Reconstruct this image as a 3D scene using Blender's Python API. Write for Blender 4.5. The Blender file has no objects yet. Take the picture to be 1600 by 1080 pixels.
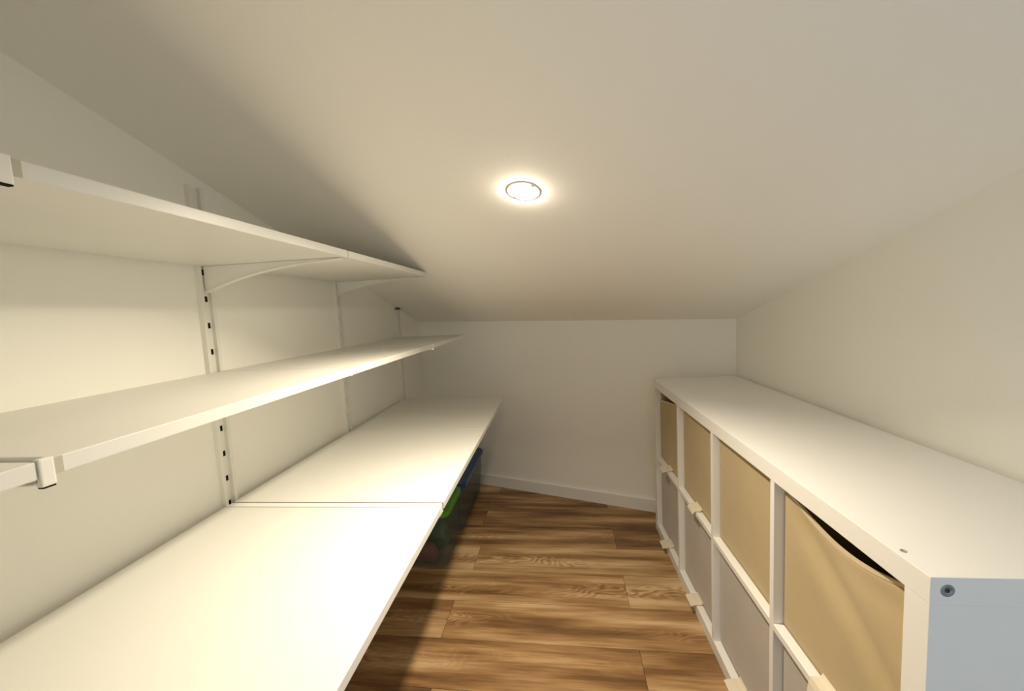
import bpy, bmesh, math, random
from mathutils import Vector, Matrix

S = bpy.context.scene
C = bpy.context.collection
random.seed(7)

# ------------------------------------------------------------------ camera
CAM_H = 1.1417
F_PX = 625.6
cam_d = bpy.data.cameras.new('camera')
cam_d.sensor_fit = 'HORIZONTAL'
cam_d.sensor_width = 36.0
cam_d.lens = 36.0 * F_PX / 1600.0
cam_d.clip_start = 0.01
cam = bpy.data.objects.new('camera', cam_d)
C.objects.link(cam)
_r = Vector((0.99330, 0.10395, -0.05047)); _u = Vector((0.04077, 0.09349, 0.99479)); _f = Vector((-0.10812, 0.99018, -0.08862))
cam.matrix_world = Matrix(((_r.x, _u.x, -_f.x, 0), (_r.y, _u.y, -_f.y, 0), (_r.z, _u.z, -_f.z, CAM_H), (0, 0, 0, 1)))
S.camera = cam

# ------------------------------------------------------------------ light: daylight of the hall behind the open door, one ceiling lamp
WORLD_STRENGTH = 0.52
LAMP_WATT = 5.7
BULB_GLOW = 110.0
LAMP_COLOR = (1.0, 0.865, 0.655)
w = bpy.data.worlds.new('world'); S.world = w; w.use_nodes = True
bg = w.node_tree.nodes['Background']
bg.inputs['Color'].default_value = (0.55, 0.78, 1.0, 1)
bg.inputs['Strength'].default_value = WORLD_STRENGTH

S.view_settings.view_transform = 'Standard'
S.view_settings.look = 'None'
S.view_settings.gamma = 1.0
S.view_settings.use_curve_mapping = False
S.view_settings.exposure = 0.86
S.cycles.max_bounces = 14
S.cycles.diffuse_bounces = 10
S.cycles.glossy_bounces = 4
S.cycles.transmission_bounces = 8
S.cycles.transparent_max_bounces = 10

# ------------------------------------------------------------------ measures (metres)
XW = -0.9356                       # left wall
XR = 0.8737                        # right wall
YB, TB = 2.3548, -0.3555           # back wall: y = YB + TB * x
YF = -0.22                         # wall with the door, behind the camera
def yback(x): return YB + TB * x
def zceil(x, y): return 1.6909 - 0.1209 * x - 0.2652 * y

# ------------------------------------------------------------------ helpers
def lin(r, g, b):
    f = lambda c: (c / 255 / 12.92) if c <= 10 else ((c / 255 + 0.055) / 1.055) ** 2.4
    return (f(r), f(g), f(b), 1)

def new_mat(name):
    m = bpy.data.materials.new(name); m.use_nodes = True
    nt = m.node_tree
    return m, nt, nt.nodes['Principled BSDF'], nt.nodes, nt.links

def plain(name, col, rough=0.5, spec=0.5, metallic=0.0, noise=0.0, nscale=40, bump=0.0, bscale=300):
    m, nt, b, N, L = new_mat(name)
    b.inputs['Roughness'].default_value = rough
    b.inputs['Specular IOR Level'].default_value = spec
    b.inputs['Metallic'].default_value = metallic
    tc = N.new('ShaderNodeTexCoord')
    n = N.new('ShaderNodeTexNoise'); n.inputs['Scale'].default_value = nscale; n.inputs['Detail'].default_value = 3
    L.new(tc.outputs['Object'], n.inputs['Vector'])
    mx = N.new('ShaderNodeMix'); mx.data_type = 'RGBA'
    mx.inputs['A'].default_value = tuple(c * (1 - noise) for c in col[:3]) + (1,)
    mx.inputs['B'].default_value = tuple(min(1, c * (1 + noise)) for c in col[:3]) + (1,)
    L.new(n.outputs['Fac'], mx.inputs['Factor']); L.new(mx.outputs['Result'], b.inputs['Base Color'])
    if bump:
        n2 = N.new('ShaderNodeTexNoise'); n2.inputs['Scale'].default_value = bscale; n2.inputs['Detail'].default_value = 2
        L.new(tc.outputs['Object'], n2.inputs['Vector'])
        bp = N.new('ShaderNodeBump'); bp.inputs['Strength'].default_value = bump; bp.inputs['Distance'].default_value = 0.002
        L.new(n2.outputs['Fac'], bp.inputs['Height']); L.new(bp.outputs['Normal'], b.inputs['Normal'])
    return m

def fabric(name, col):
    m, nt, b, N, L = new_mat(name)
    b.inputs['Roughness'].default_value = 0.85
    b.inputs['Specular IOR Level'].default_value = 0.25
    b.inputs['Sheen Weight'].default_value = 0.15
    tc = N.new('ShaderNodeTexCoord')
    n = N.new('ShaderNodeTexNoise'); n.inputs['Scale'].default_value = 9; n.inputs['Detail'].default_value = 4
    L.new(tc.outputs['Object'], n.inputs['Vector'])
    mx = N.new('ShaderNodeMix'); mx.data_type = 'RGBA'
    mx.inputs['A'].default_value = tuple(c * 0.90 for c in col[:3]) + (1,)
    mx.inputs['B'].default_value = tuple(min(1, c * 1.10) for c in col[:3]) + (1,)
    L.new(n.outputs['Fac'], mx.inputs['Factor']); L.new(mx.outputs['Result'], b.inputs['Base Color'])
    bands = []
    for d in ('Y', 'Z'):
        wv = N.new('ShaderNodeTexWave'); wv.bands_direction = d; wv.inputs['Scale'].default_value = 190
        L.new(tc.outputs['Object'], wv.inputs['Vector']); bands.append(wv)
    ad = N.new('ShaderNodeMath'); ad.operation = 'ADD'
    L.new(bands[0].outputs['Fac'], ad.inputs[0]); L.new(bands[1].outputs['Fac'], ad.inputs[1])
    bp = N.new('ShaderNodeBump'); bp.inputs['Strength'].default_value = 0.12; bp.inputs['Distance'].default_value = 0.0008
    L.new(ad.outputs[0], bp.inputs['Height']); L.new(bp.outputs['Normal'], b.inputs['Normal'])
    return m

def wood_mat():
    m, nt, b, N, L = new_mat('oak_plank')
    b.inputs['Roughness'].default_value = 0.42
    b.inputs['Specular IOR Level'].default_value = 0.35
    tc = N.new('ShaderNodeTexCoord'); oi = N.new('ShaderNodeObjectInfo')
    def math_(op, a, c=None):
        n = N.new('ShaderNodeMath'); n.operation = op
        for i, v in enumerate((a, c)):
            if v is None: continue
            if isinstance(v, (int, float)): n.inputs[i].default_value = v
            else: L.new(v, n.inputs[i])
        return n.outputs[0]
    sep = N.new('ShaderNodeSeparateXYZ'); L.new(tc.outputs['Object'], sep.inputs[0])
    u, v = sep.outputs['X'], sep.outputs['Y']
    rnd = oi.outputs['Random']
    shift = math_('MULTIPLY', rnd, 37.0)
    def coords(su, sv):
        cb = N.new('ShaderNodeCombineXYZ')
        L.new(math_('MULTIPLY', u, su), cb.inputs[0]); L.new(math_('MULTIPLY', v, sv), cb.inputs[1]); L.new(shift, cb.inputs[2])
        return cb.outputs[0]
    def noise(vec, scale, detail=4, rough=0.55):
        n = N.new('ShaderNodeTexNoise'); n.inputs['Scale'].default_value = scale
        n.inputs['Detail'].default_value = detail; n.inputs['Roughness'].default_value = rough
        L.new(vec, n.inputs['Vector']); return n.outputs['Fac']
    broad = noise(coords(1.0, 9), 1.6, 3)          # wide light and dark streaks
    streak = noise(coords(2.2, 60), 2.0, 5, 0.65)   # grain lines
    fine = noise(coords(9, 420), 2.0, 3)            # pores
    wob = noise(coords(2.5, 9), 1.5, 2)
    # cathedral figure: parabolic growth rings round a wandering axis
    axis = math_('MULTIPLY', math_('SUBTRACT', wob, 0.5), 0.10)
    vv = math_('ADD', v, axis)
    v2 = math_('MULTIPLY', math_('MULTIPLY', vv, vv), 95.0)
    ring = math_('ADD', math_('ADD', math_('MULTIPLY', u, 2.1), v2), math_('ADD', math_('MULTIPLY', wob, 1.6), shift))
    rs = math_('SINE', math_('MULTIPLY', ring, 46.0))
    rs = math_('MULTIPLY_ADD', rs, 0.5); 
    rs.node.inputs[2].default_value = 0.5
    mask_n = noise(coords(0.9, 3.5), 1.4, 1)
    mr = N.new('ShaderNodeMapRange'); mr.inputs['From Min'].default_value = 0.47; mr.inputs['From Max'].default_value = 0.66
    L.new(mask_n, mr.inputs['Value'])
    near_axis = N.new('ShaderNodeMapRange'); near_axis.inputs['From Min'].default_value = 0.055; near_axis.inputs['From Max'].default_value = 0.02
    L.new(math_('ABSOLUTE', vv), near_axis.inputs['Value'])
    mask = math_('MULTIPLY', mr.outputs[0], near_axis.outputs[0])
    tone = math_('ADD', math_("MULTIPLY", broad, 1.06), math_('MULTIPLY', streak, 0.32))
    tone = math_('ADD', tone, math_('MULTIPLY', fine, 0.16))
    tone = math_('ADD', tone, math_('MULTIPLY', math_('MULTIPLY', math_('SUBTRACT', rs, 0.55), mask), 0.20))
    tone = math_('ADD', tone, math_('MULTIPLY', math_('SUBTRACT', rnd, 0.5), 0.24))
    cr = N.new('ShaderNodeValToRGB')
    e = cr.color_ramp.elements
    e[0].position = 0.50; e[0].color = lin(88, 61, 37)
    e[1].position = 1.02; e[1].color = lin(206, 176, 136)
    k = cr.color_ramp.elements.new(0.66); k.color = lin(128, 95, 61)
    k = cr.color_ramp.elements.new(0.80); k.color = lin(164, 129, 88)
    L.new(tone, cr.inputs['Fac']); L.new(cr.outputs['Color'], b.inputs['Base Color'])
    bp = N.new('ShaderNodeBump'); bp.inputs['Strength'].default_value = 0.10; bp.inputs['Distance'].default_value = 0.001
    L.new(streak, bp.inputs['Height']); L.new(bp.outputs['Normal'], b.inputs['Normal'])
    return m

def clear_plastic():
    m, nt, b, N, L = new_mat('clear_plastic')
    out = N['Material Output']
    tr = N.new('ShaderNodeBsdfTransparent'); tr.inputs['Color'].default_value = (0.86, 0.88, 0.86, 1)
    b.inputs['Base Color'].default_value = (0.72, 0.74, 0.70, 1); b.inputs['Roughness'].default_value = 0.25
    mx = N.new('ShaderNodeMixShader'); mx.inputs[0].default_value = 0.06
    L.new(tr.outputs[0], mx.inputs[1]); L.new(b.outputs[0], mx.inputs[2]); L.new(mx.outputs[0], out.inputs['Surface'])
    return m

def glow_mat(name, col, strength):
    m, nt, b, N, L = new_mat(name)
    em = N.new('ShaderNodeEmission'); em.inputs['Color'].default_value = tuple(col) + (1,); em.inputs['Strength'].default_value = strength
    L.new(em.outputs[0], N['Material Output'].inputs['Surface'])
    return m

M = dict(
    paint=plain('wall_paint', (0.915, 0.905, 0.85, 1), 0.75, 0.25, noise=0.012, nscale=6, bump=0.10, bscale=240),
    ceil=plain('ceiling_paint', (0.94, 0.922, 0.875, 1), 0.8, 0.2, noise=0.012, nscale=5, bump=0.10, bscale=220),
    board=plain('white_laminate', (0.745, 0.74, 0.70, 1), 0.38, 0.4, noise=0.008, nscale=8),
    steel=plain('white_steel', (0.84, 0.825, 0.77, 1), 0.4, 0.4, noise=0.01),
    slot=plain('slot_shade', (0.012, 0.011, 0.009, 1), 0.8, 0.1),
    cabinet=plain('white_foil', (0.84, 0.83, 0.81, 1), 0.42, 0.4, noise=0.008, nscale=12, bump=0.03, bscale=500),
    skirting=plain('skirting_paint', (0.84, 0.82, 0.78, 1), 0.5, 0.4, noise=0.01),
    tan=fabric('tan_fabric', lin(184, 165, 127)),
    grey=fabric('grey_fabric', lin(186, 178, 172)),
    tabl=fabric('tab_fabric', lin(222, 212, 192)),
    rim=fabric('rim_fabric', lin(214, 196, 165)),
    bolt=plain('bolt_zinc', lin(135, 145, 150), 0.35, 0.5, metallic=0.8),
    hole=plain('bolt_socket', (0.02, 0.022, 0.025, 1), 0.5),
    plug=plain('grey_plug', lin(150, 148, 140), 0.5),
    topshade=plain('upright_top_shade', lin(70, 64, 48), 0.6),
    bluelid=plain('blue_plastic', lin(4, 72, 128), 0.3),
    greenlid=plain('green_plastic', lin(84, 168, 30), 0.3),
    greentoy=plain('green_toy', lin(38, 92, 40), 0.4),
    redtoy=plain('pink_toy', lin(128, 66, 60), 0.4),
    tealtoy=plain('teal_toy', lin(20, 110, 90), 0.4),
    edge=plain('edge_cap_plastic', (0.50, 0.47, 0.38, 1), 0.5),
    ring=plain('lamp_ring', (0.80, 0.78, 0.74, 1), 0.35),
    subfloor=plain('underlay', lin(60, 42, 26), 0.9),
    wood=wood_mat(), clear=clear_plastic(),
    glow=glow_mat('lamp_glow', LAMP_COLOR, BULB_GLOW),
)

def mesh_obj(name, verts, faces, mat, parent=None, smooth=False):
    me = bpy.data.meshes.new(name)
    me.from_pydata([tuple(v) for v in verts], [], faces)
    bm = bmesh.new(); bm.from_mesh(me); bmesh.ops.recalc_face_normals(bm, faces=bm.faces); bm.to_mesh(me); bm.free()
    me.materials.append(mat)
    if smooth:
        for p in me.polygons: p.use_smooth = True
    o = bpy.data.objects.new(name, me); C.objects.link(o)
    if parent: o.parent = parent
    return o

def bm_obj(name, bm, mat, parent=None, smooth=False):
    bmesh.ops.recalc_face_normals(bm, faces=bm.faces)
    me = bpy.data.meshes.new(name); bm.to_mesh(me); bm.free()
    me.materials.append(mat)
    if smooth:
        for p in me.polygons: p.use_smooth = True
    o = bpy.data.objects.new(name, me); C.objects.link(o)
    if parent: o.parent = parent
    return o

def add_box(bm, x0, x1, y0, y1, z0, z1, bev=0.0):
    r = bmesh.ops.create_cube(bm, size=1.0)
    for v in r['verts']:
        v.co = Vector(((x0 + x1) / 2 + v.co.x * (x1 - x0), (y0 + y1) / 2 + v.co.y * (y1 - y0), (z0 + z1) / 2 + v.co.z * (z1 - z0)))
    if bev:
        es = list({e for v in r['verts'] for e in v.link_edges})
        bmesh.ops.bevel(bm, geom=es, offset=bev, segments=2, profile=0.6, affect='EDGES')

def box(name, x0, x1, y0, y1, z0, z1, mat, parent=None, bev=0.0):
    bm = bmesh.new(); add_box(bm, x0, x1, y0, y1, z0, z1, bev)
    return bm_obj(name, bm, mat, parent)

def prism(name, poly, d, mat, parent=None):
    """closed solid: polygon (list of 3-D points) swept by vector d"""
    n = len(poly); d = Vector(d)
    vs = [Vector(p) for p in poly] + [Vector(p) + d for p in poly]
    fs = [list(range(n)), list(range(2 * n - 1, n - 1, -1))] + [[i, (i + 1) % n, n + (i + 1) % n, n + i] for i in range(n)]
    return mesh_obj(name, vs, fs, mat, parent)

def lathe(name, prof, mat, parent=None, seg=40, smooth=True):
    vs, fs = [], []
    for (r, z) in prof:
        for k in range(seg):
            a = 2 * math.pi * k / seg
            vs.append((r * math.cos(a), r * math.sin(a), z))
    for i in range(len(prof) - 1):
        for k in range(seg):
            k2 = (k + 1) % seg
            fs.append([i * seg + k, i * seg + k2, (i + 1) * seg + k2, (i + 1) * seg + k])
    for i in (0, len(prof) - 1):
        if prof[i][0] > 1e-5: fs.append([i * seg + k for k in range(seg)])
    return mesh_obj(name, vs, fs, mat, parent, smooth)

def empty(name, loc):
    o = bpy.data.objects.new(name, None); o.empty_display_size = 0.05; o.location = loc; C.objects.link(o)
    return o

def tag(o, label, cat, group=None):
    o['label'] = label; o['category'] = cat
    if group: o['group'] = group
    return o

def struct(o, label=None, cat=None):
    o['kind'] = 'structure'
    if label: o['label'] = label
    if cat: o['category'] = cat
    return o

# ------------------------------------------------------------------ the room
T = 0.10
def wall_prism(name, p0, p1, out, mat):
    """wall under the sloping ceiling between two floor points, thickness along out"""
    p0, p1 = Vector(p0), Vector(p1)
    poly = [(p0.x, p0.y, 0), (p1.x, p1.y, 0), (p1.x, p1.y, zceil(p1.x, p1.y)), (p0.x, p0.y, zceil(p0.x, p0.y))]
    return struct(prism(name, poly, (out[0] * T, out[1] * T, 0), mat))

cl, cr_ = (XW, yback(XW)), (XR, yback(XR))
struct(wall_prism('wall_left', (XW, YF), cl, (-1, 0), M['paint']), 'white painted side wall carrying the shelf uprights', 'wall')
struct(wall_prism('wall_right', (XR, YF), cr_, (1, 0), M['paint']), 'white painted side wall behind the cube shelf unit', 'wall')
nb = Vector((0.3555, 1)).normalized()
struct(wall_prism('wall_back', cl, cr_, (nb.x, nb.y), M['paint']), 'low white end wall below the sloping ceiling', 'wall')
# door wall behind the camera: two piers and a lintel round an open doorway
DX0, DX1, DZ = 0.06, 0.82, 1.62
poly = [(XW, YF, 0), (DX0, YF, 0), (DX0, YF, DZ), (DX1, YF, DZ), (DX1, YF, 0), (XR, YF, 0), (XR, YF, zceil(XR, YF)), (XW, YF, zceil(XW, YF))]
struct(prism('wall_front', poly, (0, -T, 0), M['paint']), 'white wall with an open doorway behind the viewpoint', 'wall')

pts = [(XW - T, YF - T), (XR + T, YF - T), (XR + T, yback(XR) + .16), (XW - T, yback(XW) + .16)]
struct(prism('ceiling', [(x, y, zceil(x, y)) for x, y in pts], (0, 0, 0.12), M['ceil']), 'white plastered sloping ceiling', 'ceiling')

floor = struct(prism('floor', [(XW, YF, -0.012), (XR, YF, -0.012), (XR, yback(XR), -0.012), (XW, yback(XW), -0.012)], (0, 0, -0.08), M['subfloor']),
               'brown oak plank floor', 'floor')
# planks: rows run across the room, turned a hair against the walls
ROW, LEN = 0.186, 1.36
ang = -0.024
du, dv = Vector((math.cos(ang), math.sin(ang))), Vector((-math.sin(ang), math.cos(ang)))
org = Vector((0.234, 1.262))
room = [Vector((XW, YF)), Vector((XR, YF)), Vector((XR, yback(XR))), Vector((XW, yback(XW)))]
def clip(poly, a, b):
    n = Vector((-(b - a).y, (b - a).x)); out = []
    for i in range(len(poly)):
        p, q = poly[i], poly[(i + 1) % len(poly)]
        dp, dq = (p - a).dot(n), (q - a).dot(n)
        if dp >= 0: out.append(p)
        if (dp >= 0) != (dq >= 0): out.append(p + (q - p) * (dp / (dp - dq)))
    return out
g = 0.0007
for row in range(-12, 9):
    off = 0.0 if row % 2 else -0.68
    if row % 4 == 2: off += 0.03
    for k in range(-2, 3):
        u0, u1 = off + k * LEN + g, off + (k + 1) * LEN - g
        v0, v1 = row * ROW + g, (row + 1) * ROW - g
        p = [org + du * a + dv * b for a, b in ((u0, v0), (u1, v0), (u1, v1), (u0, v1))]
        for i in range(4):
            if p: p = clip(p, room[i], room[(i + 1) % 4])
        if len(p) < 3: continue
        cen = org + du * (u0 + u1) / 2 + dv * (v0 + v1) / 2
        loc = [Vector(((q - cen).dot(du), (q - cen).dot(dv), -0.012)) for q in p]
        if max(q.x for q in loc) - min(q.x for q in loc) < 0.02: continue
        pl = prism('plank', loc, (0, 0, 0.012), M['wood'], floor)
        pl.location = (cen.x, cen.y, 0); pl.rotation_euler = (0, 0, ang)

# skirting boards
BH, BT = 0.070, 0.012
a, b2 = Vector((XW, yback(XW))), Vector((XR, yback(XR)))
def skirting(name, p0, p1, inw):
    poly = [(p0[0], p0[1], 0.0), (p1[0], p1[1], 0.0), (p1[0] + inw[0], p1[1] + inw[1], 0.0), (p0[0] + inw[0], p0[1] + inw[1], 0.0)]
    poly2 = [Vector(q) for q in poly]
    vs = poly2 + [q + Vector((0, 0, BH - 0.003)) for q in poly2]
    # small eased top edge
    i3 = Vector((inw[0], inw[1], 0)).normalized() * 0.003
    vs += [poly2[0] + Vector((0, 0, BH)), poly2[1] + Vector((0, 0, BH)), poly2[2] - i3 + Vector((0, 0, BH)), poly2[3] - i3 + Vector((0, 0, BH))]
    fs = [[0, 1, 2, 3], [0, 1, 5, 4], [1, 2, 6, 5], [2, 3, 7, 6], [3, 0, 4, 7], [4, 5, 9, 8], [5, 6, 10, 9], [6, 7, 11, 10], [7, 4, 8, 11], [8, 9, 10, 11]]
    return struct(mesh_obj(name, vs, fs, M['skirting']))
struct(skirting('baseboard_back', (XW + .02, yback(XW + .02)), (XR, yback(XR)), (-nb.x * BT, -nb.y * BT)), 'white skirting board along the low end wall', 'baseboard')
struct(skirting('baseboard_left', (XW, YF), (XW, yback(XW) - .01), (BT, 0)), 'white skirting board under the desk boards', 'baseboard')

# ------------------------------------------------------------------ cube shelf unit on the right
KX, KY, KH, KL, KD = 0.4699, 0.5412, 0.77, 1.47, 0.39
OT, IT, CE = 0.0386, 0.0163, 0.335
ku = tag(empty('cube_shelf_unit', (KX, KY, 0)), 'long low white cube shelf unit holding eight fabric boxes', 'shelf unit')
def kbox(name, x0, x1, y0, y1, z0, z1, mat=None, bev=0.0012, parent=None):
    return box(name, x0, x1, y0, y1, z0, z1, mat or M['cabinet'], parent or ku, bev)
top = kbox('top_panel', 0, KD, 0, KL, KH - OT, KH)
kbox('bottom_panel', 0, KD, 0, KL, 0, OT)
side = kbox('side_panel', 0.0005, KD - .0005, 0.0006, OT, OT, KH - OT)
kbox('side_panel', 0.0005, KD - .0005, KL - OT, KL - 0.0006, OT, KH - OT)
cells = []
for i in range(4):
    c0 = OT + i * (CE + IT); cells.append((c0, c0 + CE))
    if i < 3: kbox('divider', 0.001, KD - .001, c0 + CE, c0 + CE + IT, OT, KH - OT)
ZM0, ZM1 = KH / 2 - IT / 2, KH / 2 + IT / 2
for c0, c1 in cells: kbox('middle_shelf', 0.001, KD - .001, c0, c1, ZM0, ZM1)
# bolt on the end panel, plug on the top
def disc_part(name, r, h, mat, loc, rot, parent, inner=None):
    prof = [(r, 0), (r, h * 0.6), (r * 0.88, h)]
    if inner: prof += [(inner, h), (inner, h * 0.35), (0, h * 0.35)]
    else: prof += [(0, h)]
    o = lathe(name, prof, mat, parent, 24); o.location = loc; o.rotation_euler = rot
    return o
bo = disc_part('bolt', 0.0085, 0.0012, M['bolt'], (0.0205, 0.0006, 0.752), (math.pi / 2, 0, 0), ku, 0.0038)
bo['label'] = 'round grey bolt head on the end panel'
lathe('hex_socket', [(0.0036, 0), (0.0036, 0.0007), (0, 0.0007)], M['hole'], bo, 6, False)
pg = disc_part('plug', 0.0042, 0.0008, M['plug'], (0.0125, 0.057, KH - 0.0002), (0, 0, 0), ku, 0.0022)
pg['label'] = 'small grey fixing plug in the top panel'

# fabric boxes
def fabric_box(col, rowi, sag, crease, tab, mat, label, rimmat):
    c0, c1 = cells[col]
    z0 = (OT if rowi == 0 else ZM1); z1 = (ZM0 if rowi == 0 else KH - OT)
    m_ = 0.0035; y0, y1 = c0 + m_, c1 - m_; h = (z1 - z0) - 0.006
    xf = 0.0225; xb = KD - 0.012
    root = tag(empty('fabric_box', (KX + xf, KY + (y0 + y1) / 2, z0)), label, 'storage box', 'fabric boxes in the cube shelf unit')
    W2 = (y1 - y0) / 2; D = xb - xf; t = 0.003
    bm = bmesh.new()
    add_box(bm, t, D, -W2, -W2 + t, 0, h); add_box(bm, t, D, W2 - t, W2, 0, h)
    add_box(bm, D - t, D, -W2 + t, W2 - t, 0, h); add_box(bm, t, D - t, -W2 + t, W2 - t, 0, t)
    bm_obj('body', bm, mat, root)
    # front panel: cloth grid, sagging upper edge and soft folds
    nu, nv = 28, 24
    def top_z(s):          # s 0..1 from far... -W2 side (near the viewer) to +W2
        return h - sag(s)
    def bulge(s, q):       # inwards is +x
        return crease(s, q)
    vs, fs = [], []
    for layer in range(2):
        for j in range(nv + 1):
            for i in range(nu + 1):
                s, q = i / nu, j / nv
                x = bulge(s, q) + layer * t
                vs.append((x, -W2 + 2 * W2 * s, q * top_z(s)))
    n1 = (nu + 1) * (nv + 1); idx = lambda l, i, j: l * n1 + j * (nu + 1) + i
    for j in range(nv):
        for i in range(nu):
            for l in range(2): fs.append([idx(l, i, j), idx(l, i + 1, j), idx(l, i + 1, j + 1), idx(l, i, j + 1)])
    for i in range(nu):
        for j in (0, nv): fs.append([idx(0, i, j), idx(0, i + 1, j), idx(1, i + 1, j), idx(1, i, j)])
    for j in range(nv):
        for i in (0, nu): fs.append([idx(0, i, j), idx(0, i, j + 1), idx(1, i, j + 1), idx(1, i, j)])
    fp = mesh_obj('front_panel', vs, fs, mat, root, True)
    # bound upper rim
    vs, fs = [], []
    for i in range(nu + 1):
        s = i / nu; z = top_z(s); x = bulge(s, 1.0); y = -W2 + 2 * W2 * s
        for dx, dz in ((-.0012, -.005), (-.0012, .0008), (t + .001, .0008), (t + .001, -.005)): vs.append((x + dx, y, z + dz))
    for i in range(nu):
        for k in range(4): fs.append([4 * i + k, 4 * i + (k + 1) % 4, 4 * i + 4 + (k + 1) % 4, 4 * i + 4 + k])
    fs += [[0, 1, 2, 3], [4 * nu + k for k in range(4)]]
    mesh_obj('rim', vs, fs, rimmat, fp)
    if tab:
        cy, out, drop = tab
        prof = [(0.0005, 0.010), (0.0003 - .004, 0.0035), (-.012, 0.0022), (-0.0225, 0.0022), (-0.0225 - out * .6, 0.001 - drop * .35), (-0.0225 - out, 0.0 - drop)]
        wv = 0.030; vs, fs = [], []
        for (x, z) in prof:
            for yy in (-wv, wv):
                vs.append((x, cy + yy, z)); vs.append((x - .0004, cy + yy, z + .0024))
        for i in range(len(prof) - 1):
            a_ = 4 * i; b_ = a_ + 4
            fs += [[a_, a_ + 2, b_ + 2, b_], [a_ + 1, b_ + 1, b_ + 3, a_ + 3], [a_, b_, b_ + 1, a_ + 1], [a_ + 2, a_ + 3, b_ + 3, b_ + 2]]
        fs += [[0, 1, 3, 2], [4 * (len(prof) - 1) + k for k in (0, 1, 3, 2)]]
        tb = mesh_obj('pull_tab', vs, fs, M['tabl'], root)
        tb['label'] = 'pale fabric tab folded over the shelf edge'
    return root

gs = lambda d, w_: math.exp(-(d / w_) ** 2)
flat = lambda s, q: 0.0015 * math.sin(math.pi * s) * math.sin(math.pi * q)
small = lambda s: 0.003 * math.sin(math.pi * s)
# nearest upper box: s = 0 towards the viewer end
sag4 = lambda s: 0.050 * math.sin(math.pi * s) ** 0.95 * (0.85 + 0.15 * s) + 0.003
def cre4(s, q):
    ax = 0.46 + 0.62 * (s - 0.25) + 0.12 * math.sin(3.0 * s)
    return 0.012 * math.sin(math.pi * s) * q ** 2 + 0.0075 * gs(q - ax, 0.085) * min(1, 4 * (1 - s)) * min(1, q * 3) - 0.004 * gs(q - ax + .2, 0.14) * math.sin(math.pi * min(1, s)) + 0.003 * gs(q - 0.86 - .1 * s, .05) * gs(s - .2, .25)
sag1 = lambda s: 0.052 * s ** 0.8 + 0.002
cre1 = lambda s, q: 0.008 * math.sin(math.pi * s) * q
U = ['tan fabric box with sagging open rim, above the end panel bolt', 'tan fabric box with straight rim and no tab, upper row',
     'tan fabric box with a tab on the shelf edge and straight rim, upper row', 'tan fabric box with dipped rim beside the low end wall, upper row']
Lw = ['grey fabric box below the sagging tan box', 'grey fabric box below the tan box without a tab',
      'grey fabric box below the straight-rimmed tan box with a tab', 'grey fabric box beside the low end wall, lower row']
fabric_box(0, 1, sag4, cre4, (0.0, 0.006, 0.030), M['tan'], U[0], M['rim'])
fabric_box(1, 1, small, flat, None, M['tan'], U[1], M['rim'])
fabric_box(2, 1, small, flat, (0.0, 0.010, 0.010), M['tan'], U[2], M['rim'])
fabric_box(3, 1, sag1, cre1, (0.0, 0.022, 0.004), M['tan'], U[3], M['rim'])
fabric_box(0, 0, small, flat, None, M['grey'], Lw[0], M['grey'])
fabric_box(1, 0, small, flat, (0.0, 0.022, 0.004), M['grey'], Lw[1], M['grey'])
fabric_box(2, 0, small, flat, (0.0, 0.020, 0.004), M['grey'], Lw[2], M['grey'])
fabric_box(3, 0, small, flat, (0.0, 0.026, 0.004), M['grey'], Lw[3], M['grey'])

# ------------------------------------------------------------------ wall-hung shelving on the left
SY = [0.335, 0.9935, 1.655, 2.3125]              # centres of the uprights
UD = 0.013                                      # depth of an upright
def upright(cy, z0, z1, label, cap=False):
    root = tag(empty('shelf_upright', (XW, cy, z0)), label, 'shelf upright', 'slotted uprights on the side wall')
    hw, rg, rec = 0.0215, 0.0100, 0.0105
    prof = [(0, -hw), (UD, -hw), (UD, -hw + rg), (UD - rec, -hw + rg), (UD - rec, hw - rg), (UD, hw - rg), (UD, hw), (0, hw)]
    H = z1 - z0
    poly = [(x, y, 0) for x, y in prof]
    prism('rail', poly, (0, 0, H), M['steel'], root)
    proto = None
    z = 0.035
    while z < H - 0.02:
        if proto is None:
            proto = box('slot', UD - rec, UD - rec + 0.0004, -0.0060, 0.0075, 0, 0.015, M['slot'], root)  # no real hole: shade inside the slot painted as a thin dark plate
            proto.location = (0, 0, z)
        else:
            o = proto.copy(); C.objects.link(o); o.parent = root; o.location = (0, 0, z)
        z += 0.0715
    if cap:
        box('shade_strip', 0, UD + .003, -hw - .004, hw + .004, H, H + .006, M['topshade'], root)['label'] = 'dark strip standing in for the shade under the ceiling'  # shadow at the upright's top, made as a dark strip
    return root
upright(SY[0], 0.24, 1.53, 'white slotted upright nearest the open doorway end of the shelves')
upright(SY[1], 0.24, 1.506, 'white slotted upright rising above the top shelf by the desk seam')
upright(SY[2], 0.24, 1.352, 'white slotted upright at the far end of the top shelf')
upright(SY[3], 0.24, 1.178, 'white slotted upright with a painted shade strip on top at the low end wall', True)

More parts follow.
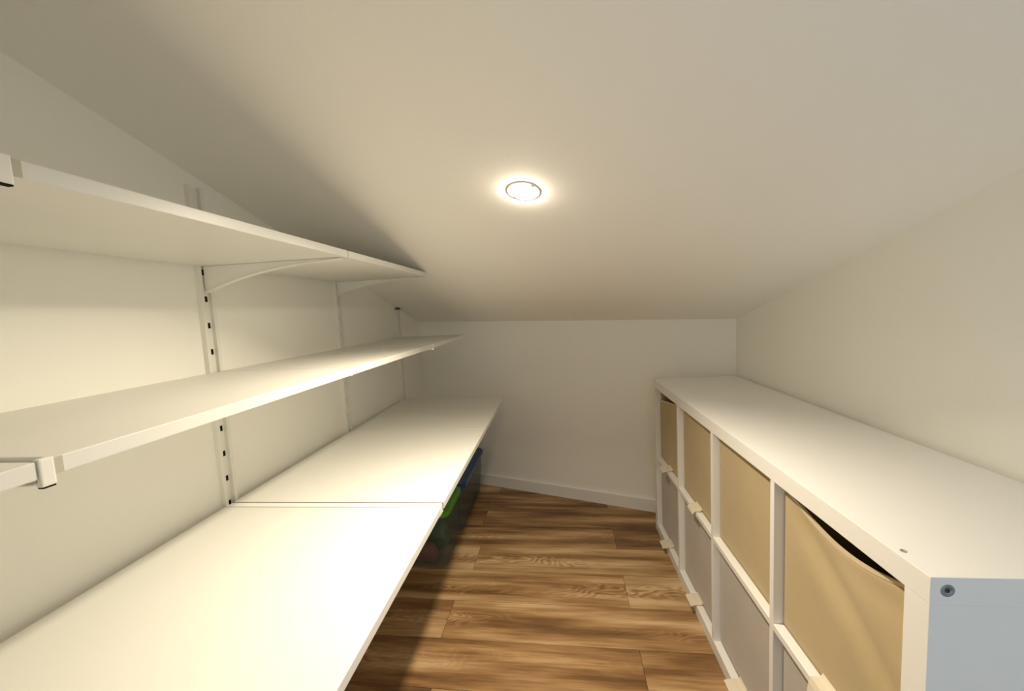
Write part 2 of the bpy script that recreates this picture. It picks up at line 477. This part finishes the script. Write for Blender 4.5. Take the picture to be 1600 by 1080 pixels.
BX0 = XW + UD + 0.0006
BTH = 0.0185
def board(name, xf, y0, y1, zt, label, cat, grp, cap=False):
    x0 = BX0
    o = box(name, 0, xf - x0, 0, y1 - y0, -BTH, 0, M['board'], None, 0.0014)
    o.location = (x0, y0, zt)
    if cap:
        box('edge_cap', xf - x0 - .004, xf - x0 + .0006, -0.0012, 0.0075, -BTH + .0004, -0.0004, M['edge'], o, 0.0006)['label'] = 'beige end cap on the front edge'
    return tag(o, label, cat, grp)
ZT, XT = 1.3165, -0.5261
ZMD, XMD = 1.014, -0.5217
ZD, XD = 0.6416, -0.3131
gT, gM, gD = 'boards of the top shelf', 'boards of the middle shelf', 'deep desk-height boards'
board('shelf_board', XT, -0.19, 0.3425, ZT, 'white top shelf board beyond the clip, towards the doorway', 'shelf board', gT)
board('shelf_board', XT, 0.3565, 1.0075, ZT, 'white top shelf board between the front clip and the curved bracket', 'shelf board', gT, True)
board('shelf_board', XT, 1.0110, 1.6620, ZT, 'white top shelf board whose far end meets the ceiling', 'shelf board', gT)
board('shelf_board', XMD, -0.19, 0.3365, ZMD, 'white middle shelf board beyond the clip, towards the doorway', 'shelf board', gM)
board('shelf_board', XMD, 0.3505, 0.9920, ZMD, 'white middle shelf board between the front clip and the tall upright', 'shelf board', gM, True)
board('shelf_board', XMD, 0.9950, 1.6620, ZMD, 'white middle shelf board under the far top shelf board', 'shelf board', gM)
board('shelf_board', XMD, 1.6680, 2.2950, ZMD, 'white middle shelf board ending by the low end wall', 'shelf board', gM)
board('desk_board', XD, 0.3450, 0.9680, ZD, 'deep white desk-height board nearest the doorway', 'desk board', gD)
board('desk_board', XD, 0.9970, 1.6535, ZD, 'deep white desk-height board between two close seams', 'desk board', gD)
board('desk_board', XD, 1.6548, 2.2850, ZD, 'deep white desk-height board over the blue-lidded box by the end wall', 'desk board', gD)

def bracket(cy, xf, zt, label, hook=0.0, wid=0.013, high=0.068, topstrip=0.0, hook_w=None, short=0.014):
    """cantilever arm: tall at the wall, concave underside, thin at the front; optional hook over the board front"""
    root = tag(empty('shelf_bracket', (XW + UD, cy, zt - BTH)), label, 'bracket', 'shelf brackets')
    Lb = xf - (XW + UD) - (0.004 if hook else short)
    n = 18; lo = []
    for i in range(n + 1):
        s = i / n
        z = -0.004 - (high - 0.004) * (0.78 * (max(0, 1 - s * 1.02)) ** 2.6 + 0.22 * (1 - s))
        if s < 0.02: z = -high
        lo.append((0.0005 + s * Lb, z))
    ztop = -0.0006 + topstrip
    poly = [(x, -wid / 2, z) for x, z in lo] + [(Lb, -wid / 2, ztop), (0.0005, -wid / 2, ztop)]
    prism('arm', poly, (0, wid, 0), M['steel'], root)
    # folded flange under the arm
    vs, fs = [], []
    for x, z in lo:
        for yy in (-wid * .78, wid * .78):
            vs += [(x, yy, z - .0016), (x, yy, z)]
    for i in range(n):
        a_ = 4 * i; b_ = a_ + 4
        fs += [[a_, a_ + 2, b_ + 2, b_], [a_ + 1, b_ + 1, b_ + 3, a_ + 3], [a_, b_, b_ + 1, a_ + 1], [a_ + 2, a_ + 3, b_ + 3, b_ + 2]]
    fs += [[0, 1, 3, 2], [4 * n + k for k in (0, 1, 3, 2)]]
    mesh_obj('flange', vs, fs, M['steel'], root)
    if hook:
        hw = (hook_w or wid) / 2
        bm = bmesh.new()
        add_box(bm, Lb - 0.002, Lb + 0.006, -hw, hw, -0.009, BTH - .0004 + hook, 0.0016)
        hk = bm_obj('front_hook', bm, M['steel'], root)
        box('hook_slot', Lb - .001, Lb + .0055, -hw + .001, hw - .001, -0.0105, -0.009, M['slot'], hk)
    return root
# top shelf
bracket(0.3495, XT, ZT, 'curved white bracket with hooked tip under the top shelf, doorway end', 0.002, 0.0125, 0.068, BTH - 0.004, 0.0125)
bracket(SY[1], XT, ZT, 'curved white bracket under the joint of the two top shelf boards', 0, 0.012)
bracket(SY[2] - 0.004, XT, ZT, 'curved white bracket under the far end of the top shelf', 0, 0.012, 0.056)
# middle shelf
bracket(0.3435, XMD, ZMD, 'curved white bracket with hooked tip at the middle shelf, doorway end', 0.002, 0.0125, 0.068, BTH - 0.004, 0.0125)
bracket(SY[1], XMD, ZMD, 'white bracket under the middle shelf by the tall upright', 0, 0.010, 0.05)
bracket(1.665, XMD, ZMD, 'white bracket with tip showing between the far middle shelf boards', 0.001, 0.005, 0.05, 0.01)
bracket(2.3025, XMD, ZMD, 'white bracket at the end of the middle shelf by the low wall', 0, 0.010, 0.05)
# desk-height boards
bracket(0.9825, XD, ZD, 'white bracket strip filling the seam of the desk-height boards', 0.0, 0.0205, 0.09, BTH - 0.0004, None, 0.003)
bracket(2.2945, XD, ZD, 'white bracket at the end of the desk-height boards by the low wall', 0.0, 0.012, 0.09)
bracket(SY[2], XD, ZD, 'white bracket under the thin far seam of the desk-height boards', 0.0, 0.012, 0.09)
bracket(0.337, XD, ZD, 'white bracket under the desk-height board at the doorway end', 0.0, 0.012, 0.09)

# ------------------------------------------------------------------ ceiling downlight
lx, ly = -0.063, 1.012
nrm = Vector((-0.1209, -0.2652, -1)).normalized()
dl = tag(empty('recessed_downlight', (lx, ly, zceil(lx, ly))), 'small round recessed downlight glowing in the sloping ceiling', 'ceiling light')
dl.rotation_mode = 'QUATERNION'; dl.rotation_quaternion = Vector((0, 0, 1)).rotation_difference(nrm)
lathe('trim_ring', [(0.030, 0.0002), (0.0305, 0.0016), (0.034, 0.0022), (0.041, 0.0016), (0.044, 0.0), (0.030, 0.0)], M['ring'], dl, 48)
lathe('bulb', [(0.0295, 0.0003), (0.0285, 0.005), (0.022, 0.0095), (0.012, 0.0115), (0.0, 0.0120)], M['glow'], dl, 40)
ld_ = bpy.data.lights.new('lamp_light', 'AREA'); ld_.shape = 'DISK'; ld_.size = 0.05; ld_.energy = LAMP_WATT
ld_.color = LAMP_COLOR; ld_.spread = math.radians(134)
lo_ = bpy.data.objects.new('lamp_light', ld_); C.objects.link(lo_); lo_.parent = dl
lo_.location = (0, 0, 0.0128); lo_.rotation_euler = (math.pi, 0, 0)
for sx in (-1, 1):
    o = box('spring_clip', sx * 0.0335 - .003, sx * 0.0335 + .003, -0.004, 0.004, 0.0018, 0.0036, M['bolt'], dl, 0.0006)

# ------------------------------------------------------------------ clear plastic boxes under the desk boards
def tub(x0, x1, y0, y1, h, lidmat, label, lidlabel, contents):
    cx, cy = (x0 + x1) / 2, (y0 + y1) / 2
    root = tag(empty('plastic_box', (cx, cy, 0)), label, 'storage box', 'clear boxes under the desk boards')
    A, B = (x1 - x0) / 2, (y1 - y0) / 2
    def ring(a, b, z, r, n=5):
        out = []
        for qx, qy, a0 in ((1, 1, 0), (-1, 1, 90), (-1, -1, 180), (1, -1, 270)):
            for k in range(n + 1):
                t_ = math.radians(a0 + 90 * k / n)
                out.append((qx * (a - r) + r * math.cos(t_), qy * (b - r) + r * math.sin(t_), z))
        return out
    def loft(name, rings, mat, cap0, cap1, parent):
        vs = [p for rg_ in rings for p in rg_]; n = len(rings[0]); fs = []
        for i in range(len(rings) - 1):
            for k in range(n): fs.append([i * n + k, i * n + (k + 1) % n, (i + 1) * n + (k + 1) % n, (i + 1) * n + k])
        if cap0: fs.append(list(range(n)))
        if cap1: fs.append([(len(rings) - 1) * n + k for k in range(n)])
        return mesh_obj(name, vs, fs, mat, parent)
    tp = 0.028
    loft('tub', [ring(A - tp, B - tp, 0.001, .03), ring(A - tp * .5, B - tp * .5, h * .5, .032), ring(A - .010, B - .010, h - .03, .034), ring(A - .010, B - .010, h - .012, .034),
                 ring(A - .013, B - .013, h - .012, .034), ring(A - .013, B - .013, h - .03, .034), ring(A - tp * .5 - .003, B - tp * .5 - .003, h * .5, .032), ring(A - tp - .003, B - tp - .003, 0.004, .03)],
         M['clear'], True, True, root)
    ld = loft('lid', [ring(A - .004, B - .004, h - .026, .034), ring(A, B, h - .024, .036), ring(A, B, h - .004, .036), ring(A - .006, B - .006, h, .034), ring(A - .03, B - .03, h - .001, .02), ring(A - .034, B - .034, h - .006, .02)],
              lidmat, False, True, root)
    ld['label'] = lidlabel
    for s in (-1, 1):
        o = box('lid_clip', -0.05, 0.05, s * B - .004, s * B + .004, h - .05, h - .008, lidmat, root, 0.002)
    for (nm, lab, catg, mat, loc, sc) in contents:
        bm = bmesh.new(); bmesh.ops.create_icosphere(bm, subdivisions=3, radius=1)
        for v in bm.verts:
            c_ = v.co.copy()
            k = 1 + .10 * math.sin(5 * c_.x + 2 * c_.y) + .08 * math.sin(6 * c_.z + 3 * c_.x)
            v.co = Vector((c_.x * sc[0] * k, c_.y * sc[1] * k, max(c_.z, -.8) * sc[2]))
        o = bm_obj(nm, bm, mat, None, True)
        o.location = (cx + loc[0], cy + loc[1], 0.0055 + .8 * sc[2] + loc[2])
        tag(o, lab, catg)
    return root
tub(-0.885, -0.492, 1.935, 2.495, 0.262, M['bluelid'], 'clear plastic box with blue lid under the desk boards', 'blue snap-on lid', [])
tub(-0.885, -0.500, 1.635, 1.912, 0.272, M['greenlid'], 'clear plastic box with green lid under the desk boards', 'bright green snap-on lid',
    [('soft_toy', 'dark green soft toy inside the green-lidded box', 'toy', M['greentoy'], (0.09, 0.05, 0), (.055, .05, .07)),
     ('soft_toy', 'pinkish soft toy inside the green-lidded box', 'toy', M['redtoy'], (0.07, -0.07, 0), (.05, .035, .05))])
